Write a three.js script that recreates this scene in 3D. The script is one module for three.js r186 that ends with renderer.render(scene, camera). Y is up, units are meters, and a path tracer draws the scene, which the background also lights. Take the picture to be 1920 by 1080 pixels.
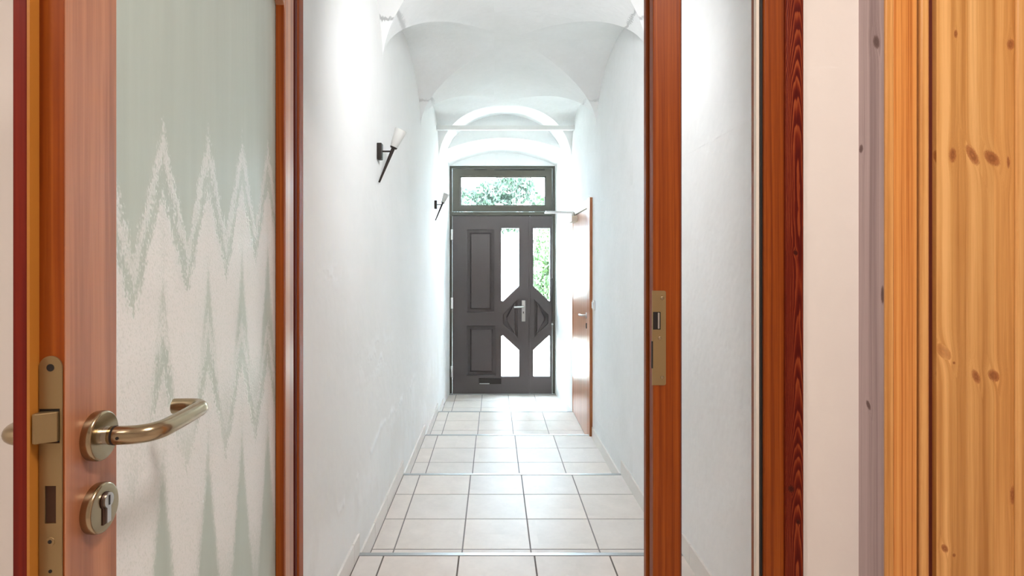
import * as THREE from 'three';
import { mergeGeometries } from 'three/addons/utils/BufferGeometryUtils.js';
import { RoundedBoxGeometry } from 'three/addons/geometries/RoundedBoxGeometry.js';
import { RectAreaLightUniformsLib } from 'three/addons/lights/RectAreaLightUniformsLib.js';

RectAreaLightUniformsLib.init();
const scene = new THREE.Scene();
const renderer = new THREE.WebGLRenderer();
renderer.toneMapping = THREE.LinearToneMapping;
renderer.toneMappingExposure = 1.95;
renderer.shadowMap.enabled = true;

// ---- camera: level, with a shifted lens (the photograph's verticals are upright)
const F = 1090, EYE = 1.255;
const camera = new THREE.PerspectiveCamera(2 * Math.atan(540 / F) * 180 / Math.PI, 1920 / 1080, 0.05, 200);
camera.position.set(0, EYE, 0);
camera.lookAt(0, EYE, -5);
camera.setViewOffset(1920, 1080, 33, 52, 1920, 1080);

// ---- sky: bright, hazy white-blue daylight
scene.background = new THREE.Color().setRGB(0.66, 0.86, 1.0);
scene.backgroundIntensity = 26;
// hazy sun over the garden, high and from the side
const sun = new THREE.DirectionalLight(new THREE.Color().setRGB(1.0, 0.97, 0.9), 10);
sun.position.set(9, 16, -14);
sun.target.position.set(0, 0, -14);
sun.castShadow = true; sun.shadow.radius = 4; sun.shadow.mapSize.set(2048, 2048);
Object.assign(sun.shadow.camera, { left: -15, right: 15, top: 15, bottom: -15, near: 1, far: 60 });
scene.add(sun, sun.target);

// ---- main dimensions (metres; z runs towards -z down the corridor)
const ADDED_SPOT = 3.6, ADDED_LAMP = 35;  // strengths of the added corridor spotlight and added room lamps
const XL = -0.585, XR = 0.81;               // corridor walls
const EDGE = [2.49, 3.69, 4.85, 5.98, 7.25]; // depth of each step edge
const LEVEL = [0, -0.1, -0.2, -0.3, -0.4];   // floor heights, going down
const SPRING = 2.305, RISE = 0.41, TOP = 3.06;
const ZEND = 6.65, ZDOOR = 7.16;

// ---------------------------------------------------------------- helpers
function mulberry(a) { return () => { a |= 0; a = a + 0x6D2B79F5 | 0; let t = Math.imul(a ^ a >>> 15, 1 | a); t = t + Math.imul(t ^ t >>> 7, 61 | t) ^ t; return ((t ^ t >>> 14) >>> 0) / 4294967296; }; }
const rnd = mulberry(71);
function hash2(x, y, s) { let h = Math.imul(x, 374761393) + Math.imul(y, 668265263) + Math.imul(s, 974634541); h = Math.imul(h ^ h >>> 13, 1274126177); return ((h ^ h >>> 16) >>> 0) / 4294967296; }
function vnoise(x, y, s = 0) {
  const xi = Math.floor(x), yi = Math.floor(y), fx = x - xi, fy = y - yi, u = fx * fx * (3 - 2 * fx), v = fy * fy * (3 - 2 * fy);
  const a = hash2(xi, yi, s), b = hash2(xi + 1, yi, s), c = hash2(xi, yi + 1, s), d = hash2(xi + 1, yi + 1, s);
  return a + (b - a) * u + (c - a) * v + (a - b - c + d) * u * v;
}
function fbm(x, y, s = 0, o = 4) { let r = 0, a = 0.5, t = 0; for (let i = 0; i < o; i++) { r += a * vnoise(x, y, s + i * 17); t += a; a *= 0.5; x *= 2.03; y *= 2.03; } return r / t; }
const clamp = (v, a = 0, b = 1) => Math.min(b, Math.max(a, v));
const smooth = (a, b, v) => { const t = clamp((v - a) / (b - a)); return t * t * (3 - 2 * t); };
const lerp = (a, b, t) => a + (b - a) * t;
const mix3 = (a, b, t) => [lerp(a[0], b[0], t), lerp(a[1], b[1], t), lerp(a[2], b[2], t)];

function tex(w, h, fn, srgb = true) {   // fn(u, v) -> [r, g, b] 0..255; v runs upward
  const d = new Uint8Array(w * h * 4);
  for (let j = 0; j < h; j++) for (let i = 0; i < w; i++) {
    const c = fn((i + 0.5) / w, (j + 0.5) / h), k = (j * w + i) * 4;
    d[k] = clamp(c[0], 0, 255); d[k + 1] = clamp(c[1], 0, 255); d[k + 2] = clamp(c[2], 0, 255); d[k + 3] = 255;
  }
  const t = new THREE.DataTexture(d, w, h);
  t.magFilter = THREE.LinearFilter; t.minFilter = THREE.LinearFilter; t.wrapS = t.wrapT = THREE.RepeatWrapping;
  if (srgb) t.colorSpace = THREE.SRGBColorSpace;
  t.needsUpdate = true; return t;
}
const std = (p) => new THREE.MeshStandardMaterial(p);
const phy = (p) => new THREE.MeshPhysicalMaterial(p);
const lin = (r, g, b) => new THREE.Color().setRGB(r, g, b);

// uv in metres from position and normal, then scaled: one texture = (sx, sy) metres, shifted by (ox, oy)
function uvm(g, sx = 1, sy = 1, ox = 0, oy = 0) {
  const p = g.attributes.position, n = g.attributes.normal, uv = new Float32Array(p.count * 2);
  for (let i = 0; i < p.count; i++) {
    const ax = Math.abs(n.getX(i)), ay = Math.abs(n.getY(i)), az = Math.abs(n.getZ(i));
    let u, v;
    if (ay > ax && ay > az) { u = p.getX(i); v = p.getZ(i); } else if (ax > az) { u = p.getZ(i); v = p.getY(i); } else { u = p.getX(i); v = p.getY(i); }
    uv[2 * i] = (u + ox) / sx; uv[2 * i + 1] = (v + oy) / sy;
  }
  g.setAttribute('uv', new THREE.BufferAttribute(uv, 2)); return g;
}
const used = new Map();
function numbered(n) { const k = used.get(n) ?? 0; used.set(n, k + 1); return k ? n + '_' + String(k).padStart(3, '0') : n; }
function mesh(name, g, m, parent) {
  const o = new THREE.Mesh(Array.isArray(g) ? mergeGeometries(g.map((q) => q.index ? q.toNonIndexed() : q)) : g, m);
  o.name = parent ? name : numbered(name); o.castShadow = o.receiveShadow = true; (parent ?? scene).add(o); return o;
}
function group(name, x = 0, y = 0, z = 0, turn = 0) { const o = new THREE.Group(); o.name = numbered(name); o.position.set(x, y, z); o.rotation.y = turn; scene.add(o); return o; }
function tag(o, label, category, kind, grp) { o.userData = { label, category }; if (kind) o.userData.kind = kind; if (grp) o.userData.group = grp; return o; }
// box from min / max corners (z given as world z)
function bx(x0, x1, y0, y1, z0, z1) { const g = new THREE.BoxGeometry(Math.abs(x1 - x0), Math.abs(y1 - y0), Math.abs(z1 - z0)); g.translate((x0 + x1) / 2, (y0 + y1) / 2, (z0 + z1) / 2); return g; }
function rbx(x0, x1, y0, y1, z0, z1, r = 0.003, seg = 2) { const g = new RoundedBoxGeometry(Math.abs(x1 - x0), Math.abs(y1 - y0), Math.abs(z1 - z0), seg, r); g.translate((x0 + x1) / 2, (y0 + y1) / 2, (z0 + z1) / 2); return g; }
// polygon in x/y extruded in z from z0 to z1 (z1 > z0)
function poly(pts, z0, z1, holes = [], bevel = 0) {
  const s = new THREE.Shape(pts.map((p) => new THREE.Vector2(...p)));
  for (const h of holes) s.holes.push(new THREE.Path(h.map((p) => new THREE.Vector2(...p))));
  const g = new THREE.ExtrudeGeometry(s, { depth: z1 - z0 - bevel, bevelEnabled: bevel > 0, bevelThickness: bevel, bevelSize: bevel, bevelOffset: -bevel, bevelSegments: 1, curveSegments: 12 });
  g.translate(0, 0, z0); return g;
}
const rect = (x0, x1, y0, y1) => [[x0, y0], [x1, y0], [x1, y1], [x0, y1]];
function tube(pts, r, seg = 40, rad = 14) { return new THREE.TubeGeometry(new THREE.CatmullRomCurve3(pts.map((p) => new THREE.Vector3(...p)), false, 'centripetal'), seg, r, rad, false); }
function cyl(r0, r1, h, axis, x, y, z, n = 24) { const g = new THREE.CylinderGeometry(r1, r0, h, n); if (axis === 'x') g.rotateZ(-Math.PI / 2); if (axis === 'z') g.rotateX(Math.PI / 2); g.translate(x, y, z); return g; }

// ---------------------------------------------------------------- textures and materials
// straight-grained wood: one tile = w x h metres
function wood(w, h, pw, ph, dark, mid, light, o = {}) {
  const { freq = 60, wave = 0.006, seed = 1, knots = [], flame = 0, streak = 0.5 } = o;
  return tex(pw, ph, (u, v) => {
    let x = u * w, y = v * h, knot = 0, ring = 0;
    for (const [kx, ky, rx, ry, tilt = 0, str = 1] of knots) {
      const dx0 = x - kx, dy0 = y - ky, dx = dx0 + dy0 * tilt, e = Math.hypot(dx / rx, dy0 / ry);
      if (e < 6) { const far = Math.exp(-Math.max(0, e - 1) * 0.9); x += Math.sign(dx || 1) * -rx * 0.7 * far * (e > 1 ? 1 : 0); }
      const k = smooth(1.15, 0.7, e + (fbm(x * 900, y * 500, seed + 5) - 0.5) * 0.35) * str;
      if (k > knot) { knot = k; ring = 0.5 + 0.28 * Math.sin(e * 8 + 4 * fbm(x * 300, y * 300, seed + 7)) + 0.5 * (fbm(x * 500, y * 500, seed + 8) - 0.5); }
    }
    const bend = (fbm(x * 8, y * 1.1, seed) - 0.5) * wave * 2 + (fbm(x * 30, y * 4, seed + 3) - 0.5) * wave * 0.5;
    let g;
    if (flame) {
      const a = (x - w * 0.62 + bend * 2) / (w * 0.5);
      g = flame * (y * 13 + 2.6 * Math.sin(y * 6.8 + 0.6)) + a * a * 5.5 * (0.75 + 0.5 * fbm(3, y * 2.5, seed + 9)) + fbm(x * 60, y * 9, seed) * 1.5;
      g = g - Math.floor(g); g = smooth(0.05, 0.8, g) * (1 - smooth(0.86, 1, g)) * (0.55 + 0.45 * fbm(x * 40, y * 5, seed + 13));
    } else {
      g = fbm((x + bend) * freq * 2, y * 0.6, seed + 20, 3) * 0.65 + fbm((x + bend) * freq * 7, y * 2.2, seed + 40, 2) * 0.35;
    }
    const fine = fbm(x * 1500, y * 14, seed + 60, 2) - 0.5, broad = fbm((x + bend) * 26, y * 0.5, seed + 80, 2) - 0.5;
    let t = clamp((g - 0.5) * (flame ? 1 : 1.9) + 0.5 + fine * 0.35 + broad * streak);
    let c = t < 0.5 ? mix3(dark, mid, t * 2) : mix3(mid, light, t * 2 - 1);
    if (knot) c = mix3(c, mix3(o.knotDark ?? [110, 55, 25], o.knotLight ?? [160, 90, 45], ring), knot);
    return c;
  });
}
const woodOrange = wood(0.25, 2.2, 160, 1024, [116, 48, 8], [142, 66, 14], [166, 88, 26], { freq: 70, seed: 4 });
const woodStile = wood(0.25, 2.2, 160, 1024, [148, 92, 62], [182, 122, 86], [202, 144, 108], { freq: 22, seed: 14, wave: 0.004, streak: 0.7 });
const woodRed = wood(0.2, 2.2, 128, 1024, [84, 16, 10], [106, 24, 14], [128, 38, 18], { freq: 50, seed: 24 });
const woodFlame = wood(0.055, 2.2, 128, 2000, [78, 14, 5], [108, 32, 12], [158, 80, 40], { seed: 33, flame: 0.9, streak: 0.2, knots: [[0.030, 1.272, 0.005, 0.006, 0.2], [0.020, 0.735, 0.007, 0.008, 0.1], [0.036, 0.66, 0.005, 0.006, 0.1]], knotDark: [50, 14, 8], knotLight: [84, 30, 14] });
const woodPine = wood(0.25, 2.2, 192, 1400, [192, 128, 62], [218, 158, 90], [236, 184, 118], { freq: 40, seed: 44, wave: 0.004, streak: 0.9 });
const woodPineGrain = wood(0.075, 2.2, 96, 1400, [176, 96, 34], [220, 146, 72], [230, 164, 92], { freq: 130, seed: 54, wave: 0.003, streak: 0.4 });
const woodPineShaded = wood(0.12, 2.2, 96, 1024, [160, 140, 140], [186, 167, 167], [198, 180, 180], { freq: 60, seed: 64, knots: [[0.062, 1.735, 0.010, 0.016, 0.3], [0.009, 1.51, 0.007, 0.010], [0.035, 0.93, 0.007, 0.010, 0.4], [0.083, 1.18, 0.006, 0.02]], knotDark: [96, 72, 70], knotLight: [124, 98, 94] });  // the casing pine with cool shade tinted into its colour
// knotty pine of the stile boards: knots where the photograph shows them (texture 0.18 m wide from x = 0.95)
const PK = (px, py) => [(px - 927) * 0.0011468 - 0.95, EYE + (488 - py) * 0.0011468];
const pineKnots = [[1789, 290, .008, .016, 0], [1826, 290, .011, .022, .45], [1862, 296, .016, .017, .5], [1890, 304, .004, .013, 0], [1833, 707, .008, .015, .3], [1866, 705, .012, .013, .3], [1792, 681, .003, .003, 0], [1774, 1030, .007, .009, .3], [1791, 1043, .004, .004, 0], [1795, 62, .004, .009, 0], [1898, 82, .008, .012, 0], [1902, 930, .006, .02, 0], [1772, 660, .014, .018, .5, .35]]
  .map(([px, py, rx, ry, t, s = 0.85]) => [...PK(px, py), rx, ry, t, s]);
const woodPineKnots = wood(0.18, 2.2, 256, 2000, [190, 130, 64], [218, 162, 94], [238, 188, 122], { freq: 24, seed: 74, wave: 0.005, streak: 0.8, knots: pineKnots, knotDark: [134, 74, 34], knotLight: [184, 116, 60] });
const woodBeech = wood(0.4, 2.2, 128, 1024, [168, 112, 80], [182, 126, 92], [194, 140, 106], { freq: 30, seed: 84, wave: 0.004 });
const sized = (t, w, h) => { const c = t.clone(); c.needsUpdate = true; return c; };

const M = {
  orange: phy({ map: woodOrange, roughness: 0.45, specularIntensity: 0.45 }),
  stile: phy({ map: woodStile, roughness: 0.4, clearcoat: 0.25, clearcoatRoughness: 0.35 }),
  red: phy({ map: woodRed, roughness: 0.45, specularIntensity: 0.4 }),
  flame: phy({ map: woodFlame, roughness: 0.5, specularIntensity: 0.3 }),
  pine: std({ map: woodPine, roughness: 0.4 }),
  pineGrain: std({ map: woodPineGrain, roughness: 0.4 }),
  pineKnots: std({ map: woodPineKnots, roughness: 0.42 }),
  grey: std({ map: woodPineShaded, roughness: 0.5 }),  // shaded copy of the pine, for the side board
  amber: std({ color: 0xb4742a, roughness: 0.45 }),
  sealAndShade: std({ color: 0x5a1c0c, roughness: 0.6 }),  // frame seals, and the painted shade in the pine door grooves
  beech: phy({ map: woodBeech, roughness: 0.3, clearcoat: 0.15, clearcoatRoughness: 0.1 }),
  casing: std({ color: 0xa8683c, roughness: 0.4 }),
  doorBrown: std({ color: 0x4a413f, roughness: 0.38 }),
  doorFrame: std({ color: 0x443f33, roughness: 0.42 }),
  doorPanel: std({ color: 0x4a413f, roughness: 0.34 }),
  brass: std({ color: lin(0.40, 0.32, 0.205), metalness: 1, roughness: 0.22 }),
  bronze: std({ color: lin(0.36, 0.26, 0.13), metalness: 0.85, roughness: 0.42 }),
  steel: std({ color: lin(0.62, 0.61, 0.60), metalness: 1, roughness: 0.3 }),
  alu: std({ color: lin(0.42, 0.42, 0.42), metalness: 0.9, roughness: 0.4 }),
  black: std({ color: 0x14100e, roughness: 0.6 }),
  iron: std({ color: 0x2a211c, roughness: 0.5, metalness: 0.3 }),
  white: std({ color: 0xf2f1ee, roughness: 0.5 }),
  cream: std({ color: 0xe9dfd0, roughness: 0.6 }),
  glass: phy({ color: 0xffffff, transmission: 1, thickness: 0, roughness: 0, ior: 1.5 }),
  shade: phy({ color: lin(0.80, 0.79, 0.76), roughness: 0.7, transmission: 0.35, thickness: 0 }),
};
// plaster: limewash white with faint patches; bump with trowel marks
const plasterMap = tex(512, 512, (u, v) => { const n = fbm(u * 7, v * 7, 101) - 0.5, f = fbm(u * 60, v * 60, 120, 2) - 0.5; return [244 + n * 8 + f * 3, 244 + n * 8 + f * 3, 243 + n * 9 + f * 3]; });
const plasterBump = tex(512, 512, (u, v) => { const n = fbm(u * 9, v * 9, 201) * 0.7 + fbm(u * 70, v * 70, 220, 3) * 0.3; return [n * 255, n * 255, n * 255]; }, false);
M.plaster = std({ map: plasterMap, bumpMap: plasterBump, bumpScale: 0.004, roughness: 0.93 });
// left wall: repaired plaster low down; texture = 6.2 m (depth 1.3 to 7.5) by 3.6 m (y -0.5 to 3.1)
const repair = (z, y) => {
  const edge = 0.36 + (fbm(z * 2.2, 3, 301) - 0.5) * 0.22;
  const crest = Math.exp(-(((y - edge) / 0.022) ** 2)) * smooth(2.0, 2.35, z) * smooth(4.6, 3.6, z) * smooth(0.4, 0.62, fbm(z * 9, y * 9, 311));
  const low = smooth(edge + 0.02, edge - 0.08, y) * smooth(0.42, 0.66, fbm(z * 7, y * 4.5, 321, 3)) * 0.7;
  const patch = Math.exp(-(((z - 2.95) / 0.42) ** 2 + ((y - 0.78) / 0.1) ** 2)) * smooth(0.45, 0.7, fbm(z * 11, y * 16, 331)) + Math.exp(-(((z - 2.17) / 0.22) ** 2 + ((y - 1.2) / 0.035) ** 2)) * smooth(0.4, 0.62, fbm(z * 14, y * 24, 341));
  return clamp(crest + low * 0.6 + patch * 0.7);
};
const wallMap = tex(1024, 640, (u, v) => { const z = 1.3 + u * 6.2, y = -0.5 + v * 3.6, n = fbm(z * 2.2, y * 2.2, 351) - 0.5, r = repair(z, y); return [243 + n * 10 + r * 6, 242 + n * 10 + r * 8, 240 + n * 11 + r * 10]; });
const wallBump = tex(1240, 720, (u, v) => { const z = 1.3 + u * 6.2, y = -0.5 + v * 3.6; const n = fbm(z * 3, y * 3, 361) * 0.28 + fbm(z * 26, y * 26, 371, 3) * 0.16 + repair(z, y) * 0.55; return [n * 255, n * 255, n * 255]; }, false);
M.plasterLeft = std({ map: wallMap, bumpMap: wallBump, bumpScale: 0.009, roughness: 0.9 });
M.roomWall = std({ color: 0xebe5df, bumpMap: plasterBump, bumpScale: 0.003, roughness: 0.92 });
// floor tiles: warm white glazed clay, four tones
const tileMap = tex(256, 256, (u, v) => { const n = fbm(u * 6, v * 6, 401) - 0.5, f = fbm(u * 40, v * 40, 411, 2) - 0.5; return [226 + n * 16 + f * 5, 215 + n * 16 + f * 5, 207 + n * 16 + f * 5]; });
const tileMats = [[1, 1, 1], [0.97, 0.965, 0.96], [1, 0.985, 0.97], [0.965, 0.97, 0.975]].map((c) => phy({ map: tileMap, color: lin(...c), roughness: 0.4, specularIntensity: 0.35 }));
M.grout = std({ color: 0x8d8580, roughness: 0.95 });
M.groutDark = std({ color: 0x6f655f, roughness: 0.95 });
M.skirt = phy({ color: 0xeae4de, roughness: 0.35, specularIntensity: 0.6 });

// ---------------------------------------------------------------- floor with its steps
const floor = tag(group('floor'), 'warm white square floor tiles stepping down the corridor', 'floor', 'structure');
{
  const rows = [[1.19, 1.51, 1.83, 2.15, 2.47], [2.495, 2.725, 3.045, 3.365, 3.668], [3.695, 3.865, 4.185, 4.505, 4.828], [4.855, 4.995, 5.315, 5.635, 5.958], [5.985, 6.2, 6.52, 6.84, 7.158]];
  const seams = [-0.575, -0.47, -0.15, 0.17, 0.49, 0.81];
  const J = 0.0035;
  let from = 1.0;
  rows.forEach((zs, L) => {
    const y = LEVEL[L], to = EDGE[L];
    mesh('grout_bed', bx(XL - 0.2, XR + 0.2, y - 0.16, y - 0.0015, -from, -to), L ? M.grout : M.groutDark, floor);
    if (L < 4) mesh('step_profile', rbx(XL, XR, y - 0.012, y + 0.0015, -(to - 0.02), -(to + 0.004), 0.0015), M.alu, floor);
    for (let r = 0; r < zs.length - 1; r++) for (let c = 0; c < seams.length - 1; c++) {
      const g = bx(seams[c] + J, seams[c + 1] - J, y - 0.01, y, -(zs[r] + J), -(zs[r + 1] - J));
      mesh('tile', uvm(g, 0.6, 0.6, rnd(), rnd()), tileMats[Math.floor(rnd() * 4)], floor);
    }
    from = to;
  });
  mesh('room_floor', uvm(bx(-2.15, 2.25, -0.1, -0.002, 2.4, -1.34), 0.6, 0.6), tileMats[0], floor);
}
// skirting tiles along both corridor walls
function skirting(name, side, label, ranges) {
  const s = tag(group(name), label, 'baseboard', 'structure');
  for (const [z0, z1, y] of ranges) for (let z = z0; z < z1 - 0.04; z += 0.32) {
    const e = Math.min(z + 0.32, z1), g = side < 0 ? bx(XL, XL + 0.009, y, y + 0.085, -(z + 0.002), -(e - 0.002)) : bx(XR - 0.009, XR, y, y + 0.085, -(z + 0.002), -(e - 0.002));
    mesh('skirting_tile', uvm(g, 0.6, 0.6, rnd(), rnd()), M.skirt, s);
  }
}
skirting('baseboard_left', -1, 'cut tile skirting stepping down along the left plaster wall', [[1.43, 2.49, 0], [2.49, 3.69, -0.1], [3.69, 4.85, -0.2], [4.85, 5.98, -0.3], [5.98, 6.64, -0.4]]);
skirting('baseboard_right', 1, 'cut tile skirting stepping down along the right plaster wall', [[1.43, 2.49, 0], [2.49, 3.69, -0.1], [3.69, 4.78, -0.2], [6.01, 6.64, -0.4]]);

// ---------------------------------------------------------------- corridor shell
tag(mesh('wall_left', (() => {
  const g = bx(XL - 0.25, XL, -0.6, TOP, -1.42, -7.5), p = g.attributes.position, uv = g.attributes.uv;
  for (let i = 0; i < p.count; i++) uv.setXY(i, (-p.getZ(i) - 1.3) / 6.2, (p.getY(i) + 0.5) / 3.6);
  return g;
})(), M.plasterLeft), 'white plastered left corridor wall with rough repaired patches low down', 'wall', 'structure');
tag(mesh('wall_right', [bx(XR + 0.06, XR + 0.3, -0.6, TOP, -1.42, -7.5), bx(XR, XR + 0.06, -0.6, TOP, -1.42, -4.86), bx(XR, XR + 0.06, -0.6, TOP, -5.97, -7.5), bx(XR, XR + 0.06, 1.76, TOP, -4.86, -5.97), bx(XR, XR + 0.06, -0.6, -0.3, -4.86, -5.97)].map((g) => uvm(g, 1.7, 1.7)), M.plaster),
  'white plastered right corridor wall with the narrow wooden door', 'wall', 'structure');

// groin vault: bays of crossing barrels, creased along the groins
const riseAt = (z) => RISE + smooth(5.35, 6.1, z) * 0.125 + smooth(6.1, 6.65, z) * 0.06;
const arc = (t) => Math.sqrt(Math.max(0, 1 - t * t));
const XC = (XL + XR) / 2, XW = (XR - XL) / 2;
function patch(fn, nu, nv) {
  const pos = [], idx = [];
  for (let i = 0; i <= nu; i++) for (let j = 0; j <= nv; j++) pos.push(...fn(i / nu, j / nv));
  for (let i = 0; i < nu; i++) for (let j = 0; j < nv; j++) { const a = i * (nv + 1) + j, b = a + 1, c = a + nv + 1, d = c + 1; idx.push(a, c, b, b, c, d); }
  const g = new THREE.BufferGeometry(); g.setAttribute('position', new THREE.Float32BufferAttribute(pos, 3)); g.setIndex(idx); g.computeVertexNormals(); return g;
}
const wob = (x, z) => (fbm(x * 3 + 9, z * 3, 501, 2) - 0.5) * 0.012;
const ceiling = tag(group('ceiling'), 'white groin vaulted ceiling with sharp creases down to the walls', 'ceiling', 'structure');
function bay(z0, z1) {
  const zc = (z0 + z1) / 2, zl = (z1 - z0) / 2, out = [];
  const pt = (u, v, t) => { const x = XC + u * XW, z = zc + v * zl; return [x, SPRING + riseAt(z) * arc(t) + wob(x, z) * arc(t), -z]; };
  const ease = (s) => Math.sin(s * Math.PI / 2);
  for (const sg of [-1, 1]) {
    out.push(patch((i, j) => { const s = ease(i), t = Math.sin((j * 2 - 1) * Math.PI / 2); return pt(s * t, sg * s, s * t); }, 48, 64));
    out.push(patch((i, j) => { const s = ease(i), t = Math.sin((j * 2 - 1) * Math.PI / 2); return pt(sg * s, s * t, s * t); }, 48, 64));
  }
  return out;
}
const vault = [];
for (const [a, b] of [[1.40, 3.05], [3.05, 4.6], [4.6, 6.1]]) mesh('vault_bay', bay(a, b).map((g) => uvm(g, 1.7, 1.7)), M.plaster, ceiling);
mesh('end_barrel', uvm(patch((i, j) => { const t = Math.sin((j * 2 - 1) * Math.PI / 2), z = lerp(6.1, 6.7, i); return [XC + t * XW, SPRING + (riseAt(z) + 0.018) * arc(t) - 0.0, -z]; }, 12, 64), 1.7, 1.7), M.plaster, ceiling);
mesh('ceiling_slab', uvm(bx(XL - 0.3, XR + 0.35, TOP - 0.02, TOP + 0.15, -1.3, -7.5), 1.7, 1.7), M.plaster, ceiling);

// end wall: segmental arch over a splayed niche, the street door at its back
const wallEnd = tag(group('wall_end'), 'white end wall with a low arched niche around the street door', 'wall', 'structure');
{
  const N = 40, front = [], back = [];
  const xb0 = -0.555, xb1 = 0.752;
  for (let i = 0; i <= N; i++) {
    const t = i / N * 2 - 1, e = 1 - t * t;
    front.push([lerp(XL, XR, i / N), EYE + 1.255 + 0.145 * e, -ZEND]);
    back.push([lerp(xb0, xb1, i / N), EYE + 1.165 + 0.16 * e, -ZDOOR]);
  }
  mesh('niche_soffit', uvm(patch((i, j) => { const k = Math.round(j * N), a = front[k], b = back[k]; return [lerp(a[0], b[0], i), lerp(a[1], b[1], i), lerp(a[2], b[2], i)]; }, 8, N), 1.7, 1.7), M.plaster, wallEnd);
  mesh('arch_wall', uvm(poly([[XL - 0.02, EYE + 1.255], ...front.map((p) => [p[0], p[1]]), [XR + 0.02, EYE + 1.255], [XR + 0.02, TOP], [XL - 0.02, TOP]], -ZEND - 0.002, -ZEND), 1.7, 1.7), M.plaster, wallEnd);
  const jamb = (xa, xb, xo) => { const g = poly([[xa, ZEND], [xb, ZDOOR + 0.02], [xo, ZDOOR + 0.02], [xo, ZEND]], 0, 3.3); g.rotateX(-Math.PI / 2); g.translate(0, -0.6, 0); return uvm(g, 1.7, 1.7); };
  mesh('niche_jamb', jamb(XL + 0.001, xb0, XL - 0.1), M.plaster, wallEnd);
  mesh('niche_jamb', jamb(XR - 0.001, xb1, XR + 0.1), M.plaster, wallEnd);
  mesh('outer_wall', [bx(XL - 0.3, -0.552, -0.6, TOP, -ZDOOR, -7.46), bx(0.75, XR + 0.35, -0.6, TOP, -ZDOOR, -7.46), bx(-0.56, 0.76, 2.419, TOP, -ZDOOR, -7.46)].map((g) => uvm(g, 1.7, 1.7)), M.plaster, wallEnd);
}
tag(mesh('tie_beam', rbx(XL, XR, 2.570, 2.615, -5.90, -5.855, 0.004), M.white), 'thin white tie beam spanning the vault between the corridor walls', 'beam');

// ---------------------------------------------------------------- room on the camera's side
tag(mesh('wall_front', [bx(-2.1, -0.545, -0.15, TOP, -1.34, -1.44), bx(0.703, 2.2, -0.15, TOP, -1.34, -1.44), bx(-0.545, 0.703, 2.06, TOP, -1.34, -1.44)].map((g) => uvm(g, 1.7, 1.7)), M.roomWall), 'pale beige room wall around the glazed partition', 'wall', 'structure');
tag(mesh('wall_room_left', uvm(bx(-2.2, -2.1, -0.15, 2.66, 2.4, -1.44), 1.7, 1.7), M.roomWall), 'plain beige wall on the left of the room', 'wall', 'structure');
tag(mesh('wall_room_right', uvm(bx(2.2, 2.3, -0.15, 2.66, 2.4, -1.44), 1.7, 1.7), M.roomWall), 'plain beige wall on the right of the room', 'wall', 'structure');
tag(mesh('wall_back', uvm(bx(-2.2, 2.3, -0.15, 2.66, 2.3, 2.5), 1.7, 1.7), M.roomWall), 'plain beige wall closing the room', 'wall', 'structure');
tag(mesh('ceiling_room', uvm(bx(-2.2, 2.3, 2.62, 2.8, 2.5, -1.44), 1.7, 1.7), M.white), 'flat white ceiling of the room', 'ceiling', 'structure');
{
  const bowl = new THREE.SphereGeometry(0.19, 32, 12, 0, Math.PI * 2, Math.PI / 2, Math.PI / 2); bowl.scale(1, 0.32, 1); bowl.translate(0, -0.02, 0);
  const glow = std({ color: 0xfff4e4, emissive: lin(1, 0.86, 0.74), emissiveIntensity: 1.5, roughness: 0.6 });
  const addedRoomLamp = (x, z, power, label) => {  // added lamps, out of view, brightening the room and near corridor
    const l = tag(group('added_ceiling_lamp', x, 2.62, z), label, 'lamp', null, 'added round ceiling lamps of the room');
    mesh('lamp_base', cyl(0.2, 0.2, 0.02, 'y', 0, -0.01, 0, 40), M.white, l);
    mesh('lamp_bowl', bowl, glow, l);
    const p = new THREE.RectAreaLight(lin(1, 0.89, 0.82), power, 0.34, 0.34);
    p.position.set(x, 2.525, z); p.lookAt(x, 0, z); scene.add(p);
  };
  addedRoomLamp(0.55, -0.2, ADDED_LAMP, 'added round flush ceiling lamp with a warm white bowl before the pine door');
  addedRoomLamp(-1.2, 0.4, ADDED_LAMP * 0.85, 'added round flush ceiling lamp with a warm white bowl beside the plain left room wall');
}
{
  // added fill spotlight above the partition head, out of view, turned down the corridor
  const from = new THREE.Vector3(0.11, 2.40, -1.66), to = new THREE.Vector3(0.11, 0.5, -5.6);
  const l = tag(group('added_spotlight', 0.11, 2.40, -1.62), 'added white fill spotlight above the partition pointing down the corridor', 'lamp');
  const head = new THREE.CylinderGeometry(0.085, 0.07, 0.12, 32).rotateX(Math.PI / 2), face = new THREE.CylinderGeometry(0.075, 0.075, 0.004, 32).rotateX(Math.PI / 2).translate(0, 0, 0.061);
  const aim = new THREE.Matrix4().lookAt(to, from, new THREE.Vector3(0, 1, 0)); head.applyMatrix4(aim); face.applyMatrix4(aim);
  mesh('lamp_head', head, M.white, l);
  mesh('lamp_lens', face, std({ color: 0xffffff, emissive: lin(0.95, 0.98, 1), emissiveIntensity: 3, roughness: 0.5 }), l);
  mesh('bracket', [cyl(0.012, 0.012, 0.2, 'z', 0, 0, 0.1, 12), bx(-0.05, 0.05, -0.05, 0.05, 0.17, 0.18)], M.white, l);
  const p = new THREE.SpotLight(lin(0.95, 0.98, 1), ADDED_SPOT, 0, 1.26, 1); p.position.copy(from).addScaledVector(to.clone().sub(from).normalize(), 0.05); p.target.position.copy(to);
  p.shadow.radius = 6; p.castShadow = true; scene.add(p, p.target);
}

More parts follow.
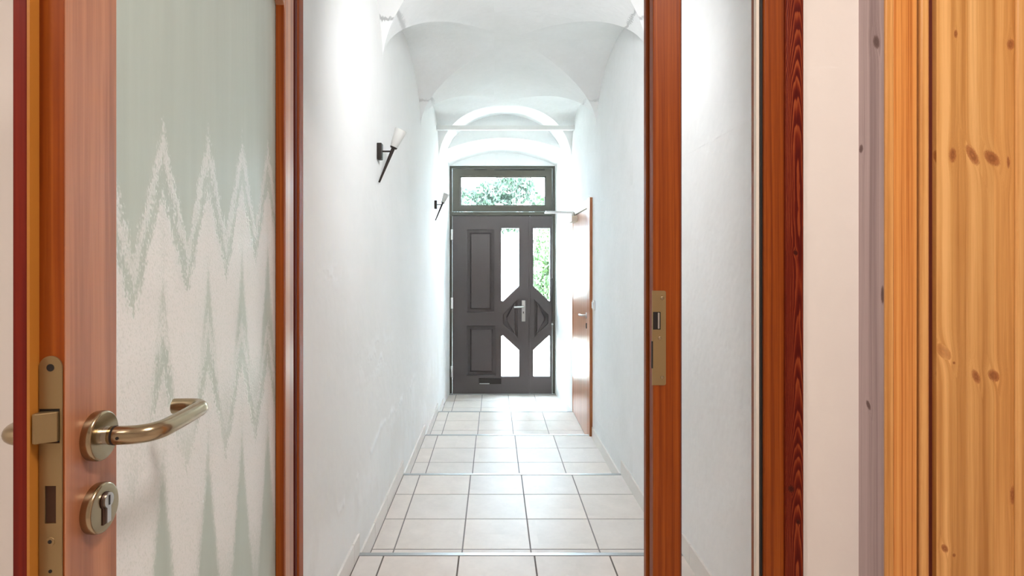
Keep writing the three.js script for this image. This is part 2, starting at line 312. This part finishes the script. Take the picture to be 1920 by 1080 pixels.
// ---------------------------------------------------------------- glazed partition: frame, sidelight, open door
const W1 = (g, ox = 0) => uvm(g, 0.25, 2.2, ox, 0);
{
  const f = tag(group('trim_1'), 'reddish brown wooden frame of the glazed partition with strike plate', 'door frame', 'structure');
  mesh('hinge_jamb', W1(rbx(-0.545, -0.462, 0, 2.06, -1.372, -1.41, 0.006), 0.1), M.orange, f);
  mesh('hinge_rebate', W1(rbx(-0.545, -0.470, 0, 2.06, -1.334, -1.374, 0.003), 0.05), M.red, f);
  mesh('jamb_seal', bx(-0.472, -0.466, 0, 1.97, -1.36, -1.374), M.sealAndShade, f);
  // lock post: front face, recessed seal groove, back lip
  const post = mesh('lock_post', W1(rbx(0.363, 0.427, 0, 2.0, -1.33, -1.362, 0.003), 0.02), M.orange, f);
  mesh('post_lip', W1(rbx(0.359, 0.427, 0, 2.0, -1.376, -1.40, 0.004), 0.09), M.orange, f);
  mesh('post_seal', bx(0.367, 0.425, 0, 2.0, -1.360, -1.378), M.sealAndShade, f);
  mesh('glazing_edge', bx(0.424, 0.4295, 0.12, 1.97, -1.334, -1.36), M.sealAndShade, f);
  mesh('head_rail', W1(rbx(-0.545, 0.703, 1.97, 2.06, -1.33, -1.41, 0.003)), M.orange, f);
  mesh('side_jamb', W1(rbx(0.617, 0.668, 0, 2.0, -1.33, -1.40, 0.005), 0.06), M.orange, f);
  mesh('side_casing', uvm(rbx(0.662, 0.705, 0, 2.06, -1.322, -1.345, 0.006), 0.055, 2.2, -0.655, 0), M.flame, f);
  mesh('bottom_rail', W1(rbx(0.427, 0.617, 0, 0.12, -1.33, -1.40, 0.003)), M.orange, f);
  mesh('glazing_bead', bx(0.606, 0.6125, 0.12, 1.97, -1.345, -1.358), M.cream, f);
  mesh('gasket', bx(0.6125, 0.6175, 0.12, 1.97, -1.338, -1.360), M.black, f);
  // strike plate on the front of the post
  const y0 = 0.9695, y1 = 1.1855, x0 = 0.3605, x1 = 0.392;
  const plate = mesh('strike_plate', poly([[x0, y0], [x1 - 0.004, y0], [x1 - 0.001, y0 + 0.001], [x1, y0 + 0.004], [x1, y1 - 0.004], [x1 - 0.001, y1 - 0.001], [x1 - 0.004, y1], [x0, y1]], -1.3315, -1.3285, [rect(0.3625, 0.380, 1.0965, 1.137)]), M.bronze, f);
  plate.userData.label = 'dull brass strike plate';
  mesh('latch_recess', bx(0.3625, 0.380, 1.0965, 1.137, -1.3299, -1.3293), M.black, plate);
  mesh('latch_tongue', rbx(0.3735, 0.3775, 1.0985, 1.135, -1.3278, -1.3295, 0.0007), M.steel, plate);
  mesh('bolt_slot', bx(0.3598, 0.3625, 1.008, 1.07, -1.3282, -1.334), M.black, plate);
  for (const [x, y] of [[0.3835, 1.168], [0.378, 1.077], [0.3835, 0.987]]) { const g = new THREE.SphereGeometry(0.0042, 14, 8); g.scale(1, 1, 0.35); g.translate(x, y, -1.3285); mesh('screw', g, M.brass, plate); }

  const s = tag(group('window_1', 0.52, 0.12, -1.365), 'tall clear glass sidelight beside the lock post', 'window', 'structure');
  mesh('pane', bx(-0.095, 0.095, 0, 1.86, -0.003, 0.003), M.glass, s);
}
// etched glass of the open door: rows of chevrons in sandblasted white on greenish frosted glass
// texture: s 0..0.62 m along the leaf (from the lock side), y 0.28..1.84
function etch(s, y) {
  const P = 0.1395, a = s - 0.141, k = Math.round(a / P), q = Math.abs(a - k * P) / (P / 2);   // 0 at a peak, 1 in a valley
  const n = (fbm(s * 420, y * 260, 601, 2) - 0.5), m = fbm(s * 90, y * 30, 611, 2) - 0.5;
  const h = y + n * 0.055 + m * 0.03;
  let v = 0;
  for (const T of [1.455 + 0.145 * (s - 0.29), 1.17 - 0.14 * (s - 0.28)]) {
    const e = T - 0.165 * q;                                             // outline chevron
    v = Math.max(v, 0.75 * smooth(e + 0.012, e - 0.012, h) * smooth(e - 0.052, e - 0.028, h));
    const f = T - 0.085 - 0.15 * q, inner = T - 0.20 - 0.36 * q;         // filled chevron with long tapering arms
    const fill = smooth(f + 0.014, f - 0.014, h) * smooth(inner - 0.06, inner + 0.02, h) * smooth(T - 0.60, T - 0.36, h);
    v = Math.max(v, fill * (0.82 + 0.18 * smooth(0, 0.3, q)));
  }
  const sp = fbm(s * 700, y * 480, 621, 2);                              // ragged sandblast speckle
  return clamp(v * (1.0 + 1.1 * (sp - 0.5)));
}
const GB = [208, 222, 215];
const etchMap = tex(640, 1600, (u, v) => {
  const s = u * 0.62, y = 0.28 + v * 1.56, e = etch(s, y), n = fbm(s * 60, y * 3, 631, 3) - 0.5;
  return mix3(GB.map((c) => c + n * 12), [252, 255, 255], e);
});
const etchBump = tex(640, 1600, (u, v) => { const e = etch(u * 0.62, 0.28 + v * 1.56) * 200; return [e, e, e]; }, false);
M.etched = phy({ map: etchMap, bumpMap: etchBump, bumpScale: 0.0006, roughness: 0.38, transmission: 0.36, thickness: 0 });

{
  const d = tag(group('door_1', -0.42, 0, -0.568, 0.05), 'open wooden glazed door with zigzag etched glass and a brass lever handle', 'door', 'structure');
  const Y0 = 0.012, Y1 = 1.955;
  const lock = mesh('lock_stile', uvm(rbx(-0.0392, 0, Y0, Y1, 0, -0.086, 0.002), 0.25, 2.2, 0.13, 0), M.stile, d);
  mesh('hinge_stile', uvm(rbx(-0.0392, 0, Y0, Y1, -0.698, -0.76, 0.003), 0.25, 2.2, 0.7, 0), M.stile, d);
  mesh('top_rail', uvm(rbx(-0.0392, 0, 1.82, Y1, -0.086, -0.698, 0.002), 0.25, 2.2, 0.1, 0), M.stile, d);
  mesh('bottom_rail', uvm(rbx(-0.0392, 0, Y0, 0.30, -0.086, -0.698, 0.002), 0.25, 2.2, 0.1, 0), M.stile, d);
  // lining of the glass rebate on the hinge side and rounded top corner
  mesh('glazing_bead', uvm(bx(-0.0215, -0.0015, 0.30, 1.82, -0.692, -0.699), 0.25, 2.2, 0.3, 0), M.orange, d);
  mesh('gasket', bx(-0.0225, -0.0185, 0.30, 1.82, -0.688, -0.696), M.black, d);
  const fil = new THREE.Shape(); fil.moveTo(0, 0); fil.lineTo(0, -0.03); fil.absarc(0.03, -0.03, 0.03, Math.PI, Math.PI / 2, true); fil.lineTo(0, 0);
  const fg = new THREE.ExtrudeGeometry(fil, { depth: 0.02, bevelEnabled: false, curveSegments: 10 }); fg.rotateY(-Math.PI / 2); fg.translate(-0.001, 1.82, -0.698);
  mesh('corner_block', uvm(fg, 0.25, 2.2), M.stile, d);
  // lock edge: orange core, amber rebate side, dark red lip
  mesh('edge_core', uvm(bx(-0.0235, -0.0004, Y0, Y1, 0.0004, -0.004), 0.25, 2.2, 0.02, 0), M.orange, d);
  mesh('rebate_side', uvm(bx(-0.0262, -0.0235, Y0, Y1, 0.0128, -0.004), 0.25, 2.2, 0.2, 0), M.amber, d);
  mesh('rebate_lip', uvm(rbx(-0.0392, -0.0258, Y0, Y1, 0.0132, -0.004, 0.0015), 0.2, 2.2, 0.03, 0), M.red, d);
  // glass
  const gg = bx(-0.0235, -0.0185, 0.28, 1.84, -0.08, -0.70), p = gg.attributes.position, uv = gg.attributes.uv;
  for (let i = 0; i < p.count; i++) uv.setXY(i, (-p.getZ(i) - 0.08) / 0.62, (p.getY(i) - 0.28) / 1.56);
  mesh('etched_pane', gg, M.etched, d).userData.label = 'frosted glass with rows of etched zigzags';
  // mortise lock front
  const fs = new THREE.Shape(); fs.moveTo(-0.0108, -0.119); fs.lineTo(0.0108, -0.119); fs.lineTo(0.0108, 0.1135); fs.absarc(0, 0.1135, 0.0108, 0, Math.PI, false); fs.lineTo(-0.0108, -0.119);
  for (const h of [rect(-0.0052, 0.0052, -0.0385, -0.002), rect(-0.0105, 0.0088, 0.0395, 0.073)]) fs.holes.push(new THREE.Path(h.map((q) => new THREE.Vector2(...q))));
  const lf = new THREE.ExtrudeGeometry(fs, { depth: 0.0016, bevelEnabled: false, curveSegments: 14 });
  lf.translate(-0.0119, 1.0375, 0.0005);
  const face = mesh('lock_plate', lf, M.bronze, d); face.userData.label = 'bronze mortise lock plate with latch';
  mesh('deadbolt', bx(-0.0168, -0.0070, 0.9995, 1.035, 0.0002, 0.0010), std({ color: 0x4b3426, metalness: 0.6, roughness: 0.5 }), face);
  mesh('latch_pocket', bx(-0.0222, -0.0035, 1.0775, 1.110, 0.0002, 0.0012), M.black, face);
  // latch bolt, bevelled towards the lip
  const lb = new THREE.Shape(); lb.moveTo(-0.0215, 0); lb.lineTo(-0.0215, 0.0105); lb.lineTo(-0.0185, 0.0118); lb.lineTo(-0.0045, 0.0035); lb.lineTo(-0.0045, 0);
  const lg = new THREE.ExtrudeGeometry(lb, { depth: 0.0275, bevelEnabled: true, bevelSize: 0.0006, bevelThickness: 0.0006, bevelSegments: 1 }); lg.rotateX(-Math.PI / 2); lg.scale(1, 1, -1);
  { const idx = lg.index, pp = lg.attributes.position; for (let i = 0; i < pp.count; i += 3) { const a = [pp.getX(i + 1), pp.getY(i + 1), pp.getZ(i + 1)]; pp.setXYZ(i + 1, pp.getX(i + 2), pp.getY(i + 2), pp.getZ(i + 2)); pp.setXYZ(i + 2, ...a); } lg.computeVertexNormals(); }
  lg.translate(0, 1.0798, 0.001);
  mesh('latch', lg, M.bronze, face);
  const screw = (x, y, r) => { const g = cyl(r, r * 0.92, 0.001, 'z', x, y, 0.0024, 20); return g; };
  mesh('screw_hole', cyl(0.0036, 0.0036, 0.0012, 'z', -0.0119, 1.1505, 0.0018, 18), M.black, face);
  mesh('screw', screw(-0.0119, 0.9815, 0.0044), M.bronze, face);
  mesh('screw_slot', cyl(0.0019, 0.0019, 0.0012, 'z', -0.0119, 0.9815, 0.0026, 12), M.black, face);
  mesh('screw_slot', cyl(0.0017, 0.0017, 0.0012, 'z', -0.0119, 0.9525, 0.0020, 12), M.black, face);
  // lever handles on both faces
  const HY = 1.0695, HZ = -0.047;
  const lever = (m) => {   // m = +1 visible face, -1 far face (x measured from the face)
    const bx0 = m > 0 ? 0 : -0.0392, X = (x) => bx0 + m * x;
    const pro = [[0.0255, 0], [0.0262, 0.006], [0.0255, 0.0092], [0.0235, 0.0105], [0.0, 0.0108]].map((q) => new THREE.Vector2(...q));
    const rg = new THREE.LatheGeometry(pro, 48); rg.rotateZ(m > 0 ? -Math.PI / 2 : Math.PI / 2); rg.translate(bx0, HY, HZ);
    const h = mesh('lever_handle', tube([[X(0.016), HY, HZ], [X(0.028), HY, HZ], [X(0.040), HY, HZ - 0.002], [X(0.051), HY, HZ - 0.009], [X(0.0575), HY, HZ - 0.022], [X(0.059), HY, HZ - 0.04], [X(0.059), HY, HZ - 0.10], [X(0.058), HY, HZ - 0.112], [X(0.052), HY, HZ - 0.1205], [X(0.042), HY, HZ - 0.123], [X(0.022), HY, HZ - 0.123]], 0.0097, 90, 20), M.brass, d);
    h.userData.label = 'satin brass lever handle';
    mesh('rosette', rg, M.brass, h);
    mesh('neck', cyl(0.0092, 0.0092, 0.012, 'x', X(0.014), HY, HZ), M.steel, h);
    mesh('neck_ring', cyl(0.0101, 0.0101, 0.0022, 'x', X(0.0205), HY, HZ), M.black, h);
    mesh('handle_end', cyl(0.0096, 0.0096, 0.001, 'x', X(0.0216), HY, HZ - 0.123), M.brass, h);
    if (m > 0) mesh('grub_screw', cyl(0.0017, 0.0017, 0.001, 'z', X(0.028), HY - 0.0005, HZ + 0.0096, 10), M.black, h);
  };
  lever(1); lever(-1);
  for (const m of [1, -1]) {
    const CY = HY - 0.0765, b0 = m > 0 ? 0 : -0.0392;
    const pro = [[0.0255, 0], [0.0262, 0.006], [0.0255, 0.0092], [0.0235, 0.0105], [0.0, 0.0106]].map((q) => new THREE.Vector2(...q));
    const rg = new THREE.LatheGeometry(pro, 48); rg.rotateZ(m > 0 ? -Math.PI / 2 : Math.PI / 2); rg.translate(b0, CY, HZ);
    const r = mesh('lock_rosette', rg, M.brass, d);
    const X = (x) => b0 + m * x;
    mesh('cylinder_recess', [cyl(0.0090, 0.0090, 0.0008, 'x', X(0.0112), CY + 0.008, HZ), bx(X(0.0108), X(0.0116), CY - 0.0165, CY + 0.006, HZ - 0.0056, HZ + 0.0056)], std({ color: 0x50382a, metalness: 0.5, roughness: 0.5 }), r);
    mesh('lock_cylinder', [cyl(0.0078, 0.0078, 0.003, 'x', X(0.0128), CY + 0.008, HZ - 0.0008), bx(X(0.0114), X(0.0138), CY - 0.0155, CY + 0.004, HZ - 0.0048, HZ + 0.0018)], M.steel, r);
    mesh('keyhole', bx(X(0.0142), X(0.0147), CY + 0.003, CY + 0.013, HZ - 0.0018, HZ + 0.0004), M.black, r);
  }
}

// ---------------------------------------------------------------- pine door at the right
{
  const d = tag(group('door_4', 1.25, 0, -1.25), 'honey coloured knotty pine door in a deep pine casing', 'door', 'structure');
  const L = (x) => x - 1.25, P = (g, sx = 0.25, ox = 0) => uvm(g, sx, 2.2, ox, 0);
  const side = mesh('side_board', (() => { const g = bx(L(0.8396), L(0.851), 0, 2.14, -0.09, -0.0015), p = g.attributes.position, uv = g.attributes.uv, n = g.attributes.normal; for (let i = 0; i < p.count; i++) uv.setXY(i, (p.getZ(i) + 0.09) / 0.12 + (Math.abs(n.getX(i)) > 0.5 ? 0 : p.getX(i) / 0.12), p.getY(i) / 2.2); return g; })(), M.grey, d);
  side.userData.label = 'knotty pine side board of the casing with grey shade put into its colour';
  mesh('casing', P(rbx(L(0.8385), L(0.857), 0, 2.16, -0.004, 0.004, 0.0035), 0.25, 0.4), M.pine, d);
  mesh('casing_board', P(rbx(L(0.856), L(0.9075), 0, 2.16, -0.02, 0.002, 0.002), 0.075, 0.02), M.pineGrain, d);
  mesh('casing_back', bx(L(0.851), L(1.25 + 0.55), 0, 2.1, -0.088, -0.05), M.sealAndShade, d);
  mesh('groove_shade', bx(L(0.9075), L(0.9535), 0, 2.1, -0.05, -0.016), M.sealAndShade, d);  // dark red strip painting the shade inside the grooves
  mesh('moulding', P(rbx(L(0.9185), L(0.9385), 0, 2.1, -0.04, -0.002, 0.006, 3), 0.25, 0.3), M.pine, d);
  // stile glued up from narrow boards
  const cuts = [0.9535, 0.986, 1.017, 1.046, 1.078, 1.121], tone = [[1, 0.97, 0.93], [0.93, 0.9, 0.84], [1.0, 1.0, 1.0], [0.92, 0.88, 0.80], [1, 0.95, 0.88]];
  for (let i = 0; i < 5; i++) {
    const m = std({ map: woodPineKnots, color: lin(...tone[i]), roughness: 0.42 });
    mesh('board', uvm(bx(L(cuts[i]), L(cuts[i + 1]), 0.01, 2.08, -0.045, -0.004 - (i % 2) * 0.0003), 0.18, 2.2, 1.25 - 0.95, 0), m, d);
  }
  mesh('panel_moulding', P(rbx(L(1.122), L(1.145), 0.2, 1.95, -0.03, 0.003, 0.006, 3), 0.25, 0.6), M.pine, d);
  for (let i = 0; i < 5; i++) mesh('panel_board', P(bx(L(1.145 + i * 0.09), L(1.145 + (i + 1) * 0.09 - 0.001), 0.01, 2.08, -0.045, -0.012), 0.25, i * 0.37), M.pine, d);
  mesh('far_stile', P(bx(L(1.595), L(1.72), 0.01, 2.08, -0.045, -0.004), 0.25, 0.3), M.pine, d);
  mesh('far_casing', P(rbx(L(1.735), L(1.805), 0, 2.16, -0.09, 0.002, 0.003), 0.25, 0.5), M.pine, d);
  mesh('head_casing', P(rbx(L(0.8396), L(1.805), 2.09, 2.16, -0.09, 0.001, 0.003), 0.25, 0.7), M.pine, d);
}

// ---------------------------------------------------------------- street door at the end
{
  const d = tag(group('door_2', 0, -0.4, -ZDOOR), 'dark brown double street door with angled glass panes and a transom light', 'door', 'structure');
  const Y = (y) => y + 0.4;                       // numbers below are world heights
  const R = (x0, x1, y0, y1) => rect(x0, x1, Y(y0), Y(y1));
  const pl = (pts) => pts.map(([x, y]) => [x, Y(y)]);
  // fixed frame
  mesh('frame', poly(R(-0.552, 0.749, -0.4, 2.418), -0.075, -0.012, [R(-0.522, 0.716, -0.395, 1.805), R(-0.522, 0.716, 1.852, 2.388)], 0.002), M.doorFrame, d);
  mesh('transom_bar', rbx(-0.54, 0.735, Y(1.806), Y(1.850), -0.05, 0.008, 0.004), M.doorFrame, d);
  const ts = mesh('transom_sash', poly(R(-0.518, 0.712, 1.856, 2.384), -0.06, -0.002, [R(-0.4205, 0.631, 1.925, 2.287)], 0.004), M.doorFrame, d);
  mesh('glazing_bead', poly(R(-0.4205, 0.631, 1.925, 2.287), -0.03, -0.012, [R(-0.408, 0.619, 1.937, 2.275)], 0.002), M.doorFrame, ts);
  mesh('pane', poly(R(-0.415, 0.626, 1.93, 2.282), -0.036, -0.032), M.glass, ts);
  mesh('sash_latch', rbx(-0.25, -0.09, Y(2.366), Y(2.376), -0.002, 0.006, 0.002), M.black, ts);
  mesh('sash_rod', rbx(0.0, 0.62, Y(2.364), Y(2.374), -0.002, 0.006, 0.002), M.black, ts);
  mesh('gap_shadow', bx(-0.48, 0.55, Y(1.785), Y(1.7925), -0.014, -0.0115), M.black, d);  // black strip painted in for the shadow gap below the transom bar
  // glass openings
  const gUL = [[0.0854, 1.649], [0.0854, 0.757], [0.105, 0.749], [0.302, 0.937], [0.302, 1.649]];
  const gLL = [[0.0854, -0.177], [0.302, -0.177], [0.302, 0.148], [0.105, 0.329], [0.0854, 0.318]];
  const gUR = [[0.4796, 1.649], [0.4796, 0.937], [0.675, 0.749], [0.683, 0.753], [0.683, 1.649]];
  const gLR = [[0.4796, -0.177], [0.683, -0.177], [0.683, 0.322], [0.675, 0.329], [0.4796, 0.148]];
  const pU = rect(-0.335, -0.0066, 0.618, 1.6295), pL = rect(-0.335, 0.013, -0.158, 0.447);
  const dL = [[0.288, 0.772], [0.110, 0.588], [0.110, 0.470], [0.288, 0.303]], dR = [[0.490, 0.775], [0.490, 0.307], [0.660, 0.477], [0.660, 0.585]];
  const shrink = (pts, k) => { const cx = pts.reduce((a, p) => a + p[0], 0) / pts.length, cy = pts.reduce((a, p) => a + p[1], 0) / pts.length; return pts.map(([x, y]) => [x - Math.sign(x - cx) * k, y - Math.sign(y - cy) * k]); };
  const leaf = (name, x0, x1, holes, panels, panes) => {
    const l = mesh(name, poly(R(x0, x1, -0.392, 1.803), -0.062, 0, holes.map(pl), 0.003), M.doorBrown, d);
    for (const q of panels) { const pm = mesh('panel', poly(pl(q), -0.05, -0.032), M.doorPanel, l); mesh('raised_field', poly(pl(shrink(q, 0.034)), -0.034, -0.010, [], 0.016), M.doorPanel, l); }
    for (const q of panes) mesh('pane', poly(pl(q), -0.036, -0.032), M.glass, l);
    return l;
  };
  const main = leaf('main_leaf', -0.518, 0.434, [pU, pL, dL, gUL, gLL], [pU, pL, dL], [gUL, gLL]);
  const sideLeaf = leaf('side_leaf', 0.438, 0.712, [dR, gUR, gLR], [dR], [gUR, gLR]);
  mesh('meeting_strip', rbx(0.424, 0.446, Y(-0.38), Y(1.79), 0, 0.006, 0.003), M.doorBrown, main);
  const ms = mesh('letter_flap', rbx(-0.19, 0.085, Y(-0.268), Y(-0.199), 0, 0.008, 0.003), M.iron, main);
  mesh('flap_lip', rbx(-0.185, -0.06, Y(-0.268), Y(-0.258), 0.006, 0.012, 0.002), M.steel, ms);
  mesh('panel_ledge', rbx(-0.345, 0.02, Y(-0.176), Y(-0.164), 0, 0.007, 0.002), M.doorBrown, main);
  const hp = mesh('handle_plate', rbx(0.335, 0.381, Y(0.501), Y(0.762), 0, 0.01, 0.0048, 3), M.steel, main);
  mesh('lever', tube([[0.356, Y(0.686), 0.008], [0.356, Y(0.686), 0.045], [0.345, Y(0.686), 0.058], [0.32, Y(0.684), 0.06], [0.24, Y(0.680), 0.058]], 0.011, 40, 12), M.steel, hp);
  mesh('cylinder', cyl(0.011, 0.011, 0.01, 'z', 0.357, Y(0.575), 0.014), M.steel, hp);
  mesh('keyhole', bx(0.352, 0.362, Y(0.60), Y(0.625), 0.009, 0.0108), M.black, hp);
  for (const [a, b] of [[1.507, 1.636], [0.66, 0.795], [-0.184, -0.05]]) mesh('hinge', cyl(0.013, 0.013, b - a, 'y', -0.524, Y((a + b) / 2), 0.006), M.white, main);
  const rod = mesh('bolt_rod', tube([[0.70, Y(1.02), 0.004], [0.704, Y(1.035), 0.02], [0.71, Y(1.02), 0.024], [0.711, Y(0.9), 0.02], [0.711, Y(0.50), 0.02]], 0.006, 40, 8), M.iron, sideLeaf);
  mesh('rod_knob', new THREE.SphereGeometry(0.012, 14, 10).translate(0.711, Y(0.468), 0.016), M.steel, rod);
  mesh('threshold', rbx(-0.56, 0.755, -0.005, 0.012, -0.12, 0.01, 0.003), M.alu, d);
}

// ---------------------------------------------------------------- side door in the right wall
{
  const d = tag(group('door_3', XR, -0.3, -5.42), 'narrow glossy beech side door with a lever and an overhead closer', 'door', 'structure');
  const Z = (z) => -z + 5.42;   // depth to local z
  mesh('leaf', uvm(rbx(-0.006, 0.035, 0.006, 2.0, Z(4.985), Z(5.935), 0.003), 0.4, 2.2, 0.1, 0), M.beech, d);
  mesh('near_jamb', rbx(-0.010, 0.05, 0, 2.04, Z(4.935), Z(4.978), 0.003), M.casing, d);
  mesh('near_casing', rbx(-0.024, 0.005, 0, 2.075, Z(4.80), Z(4.94), 0.003), M.casing, d);
  mesh('far_casing', rbx(-0.008, 0.005, 0, 2.075, Z(5.94), Z(6.0), 0.003), M.casing, d);
  mesh('head_casing', rbx(-0.018, 0.005, 2.005, 2.075, Z(4.94), Z(5.94), 0.003), M.cream, d);  // cream instead of casing brown: the highlight is put into the colour
  mesh('stop_bead', rbx(0.0, 0.05, 0, 2.03, Z(5.937), Z(5.955), 0.002), M.casing, d);
  const rose = mesh('rosette', cyl(0.025, 0.025, 0.009, 'x', -0.010, 1.075, Z(5.06)), M.steel, d);
  mesh('lever_handle', tube([[-0.01, 1.075, Z(5.06)], [-0.045, 1.075, Z(5.06)], [-0.056, 1.075, Z(5.075)], [-0.057, 1.073, Z(5.10)], [-0.054, 1.07, Z(5.18)]], 0.009, 36, 10), M.steel, rose);
  mesh('key_rosette', cyl(0.024, 0.024, 0.007, 'x', -0.009, 0.985, Z(5.06)), M.iron, d);
  const cb = mesh('closer_body', rbx(-0.062, -0.005, 1.93, 1.985, Z(5.62), Z(5.86), 0.006), M.cream, d);
  mesh('closer_spindle', cyl(0.016, 0.016, 0.045, 'y', -0.034, 2.0, Z(5.74)), M.steel, cb);
  mesh('closer_arm', rbx(-0.315, -0.02, 2.016, 2.030, Z(5.727), Z(5.753), 0.003), M.steel, cb);
  mesh('closer_forearm', (() => { const g = rbx(-0.152, 0.152, 2.032, 2.044, -0.011, 0.011, 0.003); g.rotateY(0.22); g.translate(-0.155, 0, Z(5.79)); return g; })(), M.steel, cb);
}
{
  const s = tag(group('light_switch', XR, 0.89, -4.715), 'white square light switch on the plaster beside the side door casing', 'light switch');
  mesh('cover_plate', rbx(-0.010, 0, -0.04, 0.04, -0.04, 0.04, 0.003), M.white, s);
  mesh('rocker', rbx(-0.017, -0.008, -0.026, 0.026, -0.026, 0.026, 0.002), M.white, s);
}

// ---------------------------------------------------------------- torch wall lamps
{
  const l = group('wall_lamp', XL, EYE + 0.545, -2.91);
  mesh('back_plate', rbx(0, 0.024, -0.042, 0.04, -0.022, 0.022, 0.004), M.iron, l);
  mesh('arm', cyl(0.0045, 0.0045, 0.05, 'x', 0.045, 0.0, 0, 12), M.iron, l);
  const a = new THREE.Vector3(0.008, -0.155, 0), b = new THREE.Vector3(0.080, 0.018, 0), dir = b.clone().sub(a);
  const put = (g, c) => { g.applyQuaternion(new THREE.Quaternion().setFromUnitVectors(new THREE.Vector3(0, 1, 0), dir.clone().normalize())); g.translate(c.x, c.y, c.z); return g; };
  mesh('stick', put(new THREE.CylinderGeometry(0.0095, 0.0048, dir.length(), 16), a.clone().add(b).multiplyScalar(0.5)), M.iron, l);
  mesh('cup', put(new THREE.CylinderGeometry(0.019, 0.015, 0.008, 24), b), M.iron, l);
  const pro = [[0.004, 0], [0.018, 0.0], [0.0315, 0.092], [0.0292, 0.092], [0.016, 0.004], [0.004, 0.004]].map((q) => new THREE.Vector2(...q));
  mesh('shade', put(new THREE.LatheGeometry(pro, 36), b.clone().addScaledVector(dir.clone().normalize(), 0.004)), M.shade, l);
  tag(l, 'torch shaped wall lamp with frosted shade on the left wall, nearer the glazed partition', 'wall lamp', null, 'torch wall lamps on the left wall');
  const c = l.clone(); c.name = numbered('wall_lamp'); c.position.z = -5.69; scene.add(c);
  tag(c, 'torch shaped wall lamp with frosted shade on the left wall, nearer the street door', 'wall lamp', null, 'torch wall lamps on the left wall');
}

// ---------------------------------------------------------------- garden outside the street door
{
  tag(mesh('ground', uvm(bx(-14, 14, -0.6, -0.47, -7.46, -34), 2, 2), std({ color: 0xd9d4c8, roughness: 0.9 })), 'pale gravel yard outside the street door', 'ground', 'structure');
  tag(mesh('garden_wall', [bx(-9, 9, -0.47, 1.75, -19, -19.3), bx(-9, 9, 1.75, 1.85, -18.95, -19.35)], std({ color: 0xf1f1ee, roughness: 0.9 })), 'long white rendered garden wall behind the trees', 'garden wall');
  const leafGeo = (n, cx, cy, cz, rx, ry, rz, size, seed) => {
    const r = mulberry(seed), pos = [], nor = [], uv = [];
    for (let i = 0; i < n; i++) {
      let x, y, z; do { x = r() * 2 - 1; y = r() * 2 - 1; z = r() * 2 - 1; } while (x * x + y * y + z * z > 1 || fbm(x * 2.2 + 5, y * 2.2 + z, seed, 2) < 0.4);
      const c = new THREE.Vector3(cx + x * rx, cy + y * ry, cz + z * rz), q = new THREE.Quaternion().setFromEuler(new THREE.Euler(r() * 6, r() * 6, r() * 6)), s = size * (0.6 + r() * 0.8);
      const P = [[-0.5, 0, 0], [0, 0.26, 0.03], [0.55, 0, 0], [0, -0.26, 0.03]].map((p) => new THREE.Vector3(...p).multiplyScalar(s).applyQuaternion(q).add(c));
      const N = new THREE.Vector3(0, 0, 1).applyQuaternion(q);
      for (const k of [0, 2, 1, 0, 3, 2]) { pos.push(P[k].x, P[k].y, P[k].z); nor.push(N.x, N.y, N.z); uv.push(0, 0); }
    }
    const g = new THREE.BufferGeometry(); g.setAttribute('position', new THREE.Float32BufferAttribute(pos, 3)); g.setAttribute('normal', new THREE.Float32BufferAttribute(nor, 3)); g.setAttribute('uv', new THREE.Float32BufferAttribute(uv, 2)); return g;
  };
  const leafMat = (r, g, b) => phy({ color: lin(r, g, b), roughness: 0.8, transmission: 0.4, thickness: 0, side: THREE.DoubleSide });
  const tree = (name, x, z, trunkH, crowns, n, size, mat, label, cat, seed) => {
    const t = tag(group(name, x, -0.47, z), label, cat);
    if (trunkH) mesh('trunk', tube([[0, 0, 0], [0.05, trunkH * 0.5, 0.03], [-0.03, trunkH, 0]], 0.09, 12, 10), std({ color: 0x4f4236, roughness: 0.95 }), t);
    mesh('foliage', crowns.map((c, i) => leafGeo(n, ...c, size, seed + i)), mat, t).userData.kind = 'stuff';
    return t;
  };
  tree('garden_tree', -0.9, -17.2, 2.6, [[0, 3.1, 0, 1.5, 0.8, 0.9], [1.3, 3.4, 0.2, 1.1, 0.9, 0.8]], 4200, 0.16, leafMat(0.024, 0.056, 0.026), 'leafy tree seen through the left of the transom', 'tree', 900);
  tree('garden_tree', 1.9, -14.6, 2.4, [[0, 3.0, 0, 1.1, 0.9, 0.9]], 4200, 0.15, leafMat(0.024, 0.068, 0.010), 'bright green tree seen through the right of the transom', 'tree', 930);
  tree('garden_shrub', 1.28, -13.2, 0, [[-0.1, 1.5, 0, 0.5, 1.0, 0.5], [0.35, 1.1, -0.2, 0.5, 1.1, 0.5]], 2600, 0.11, leafMat(0.026, 0.078, 0.003), 'bright green shrub behind the narrow right door pane', 'shrub', 960);
}
scene.traverse((o) => { if (o.isMesh) { o.castShadow = true; o.receiveShadow = true; } });
renderer.render(scene, camera);
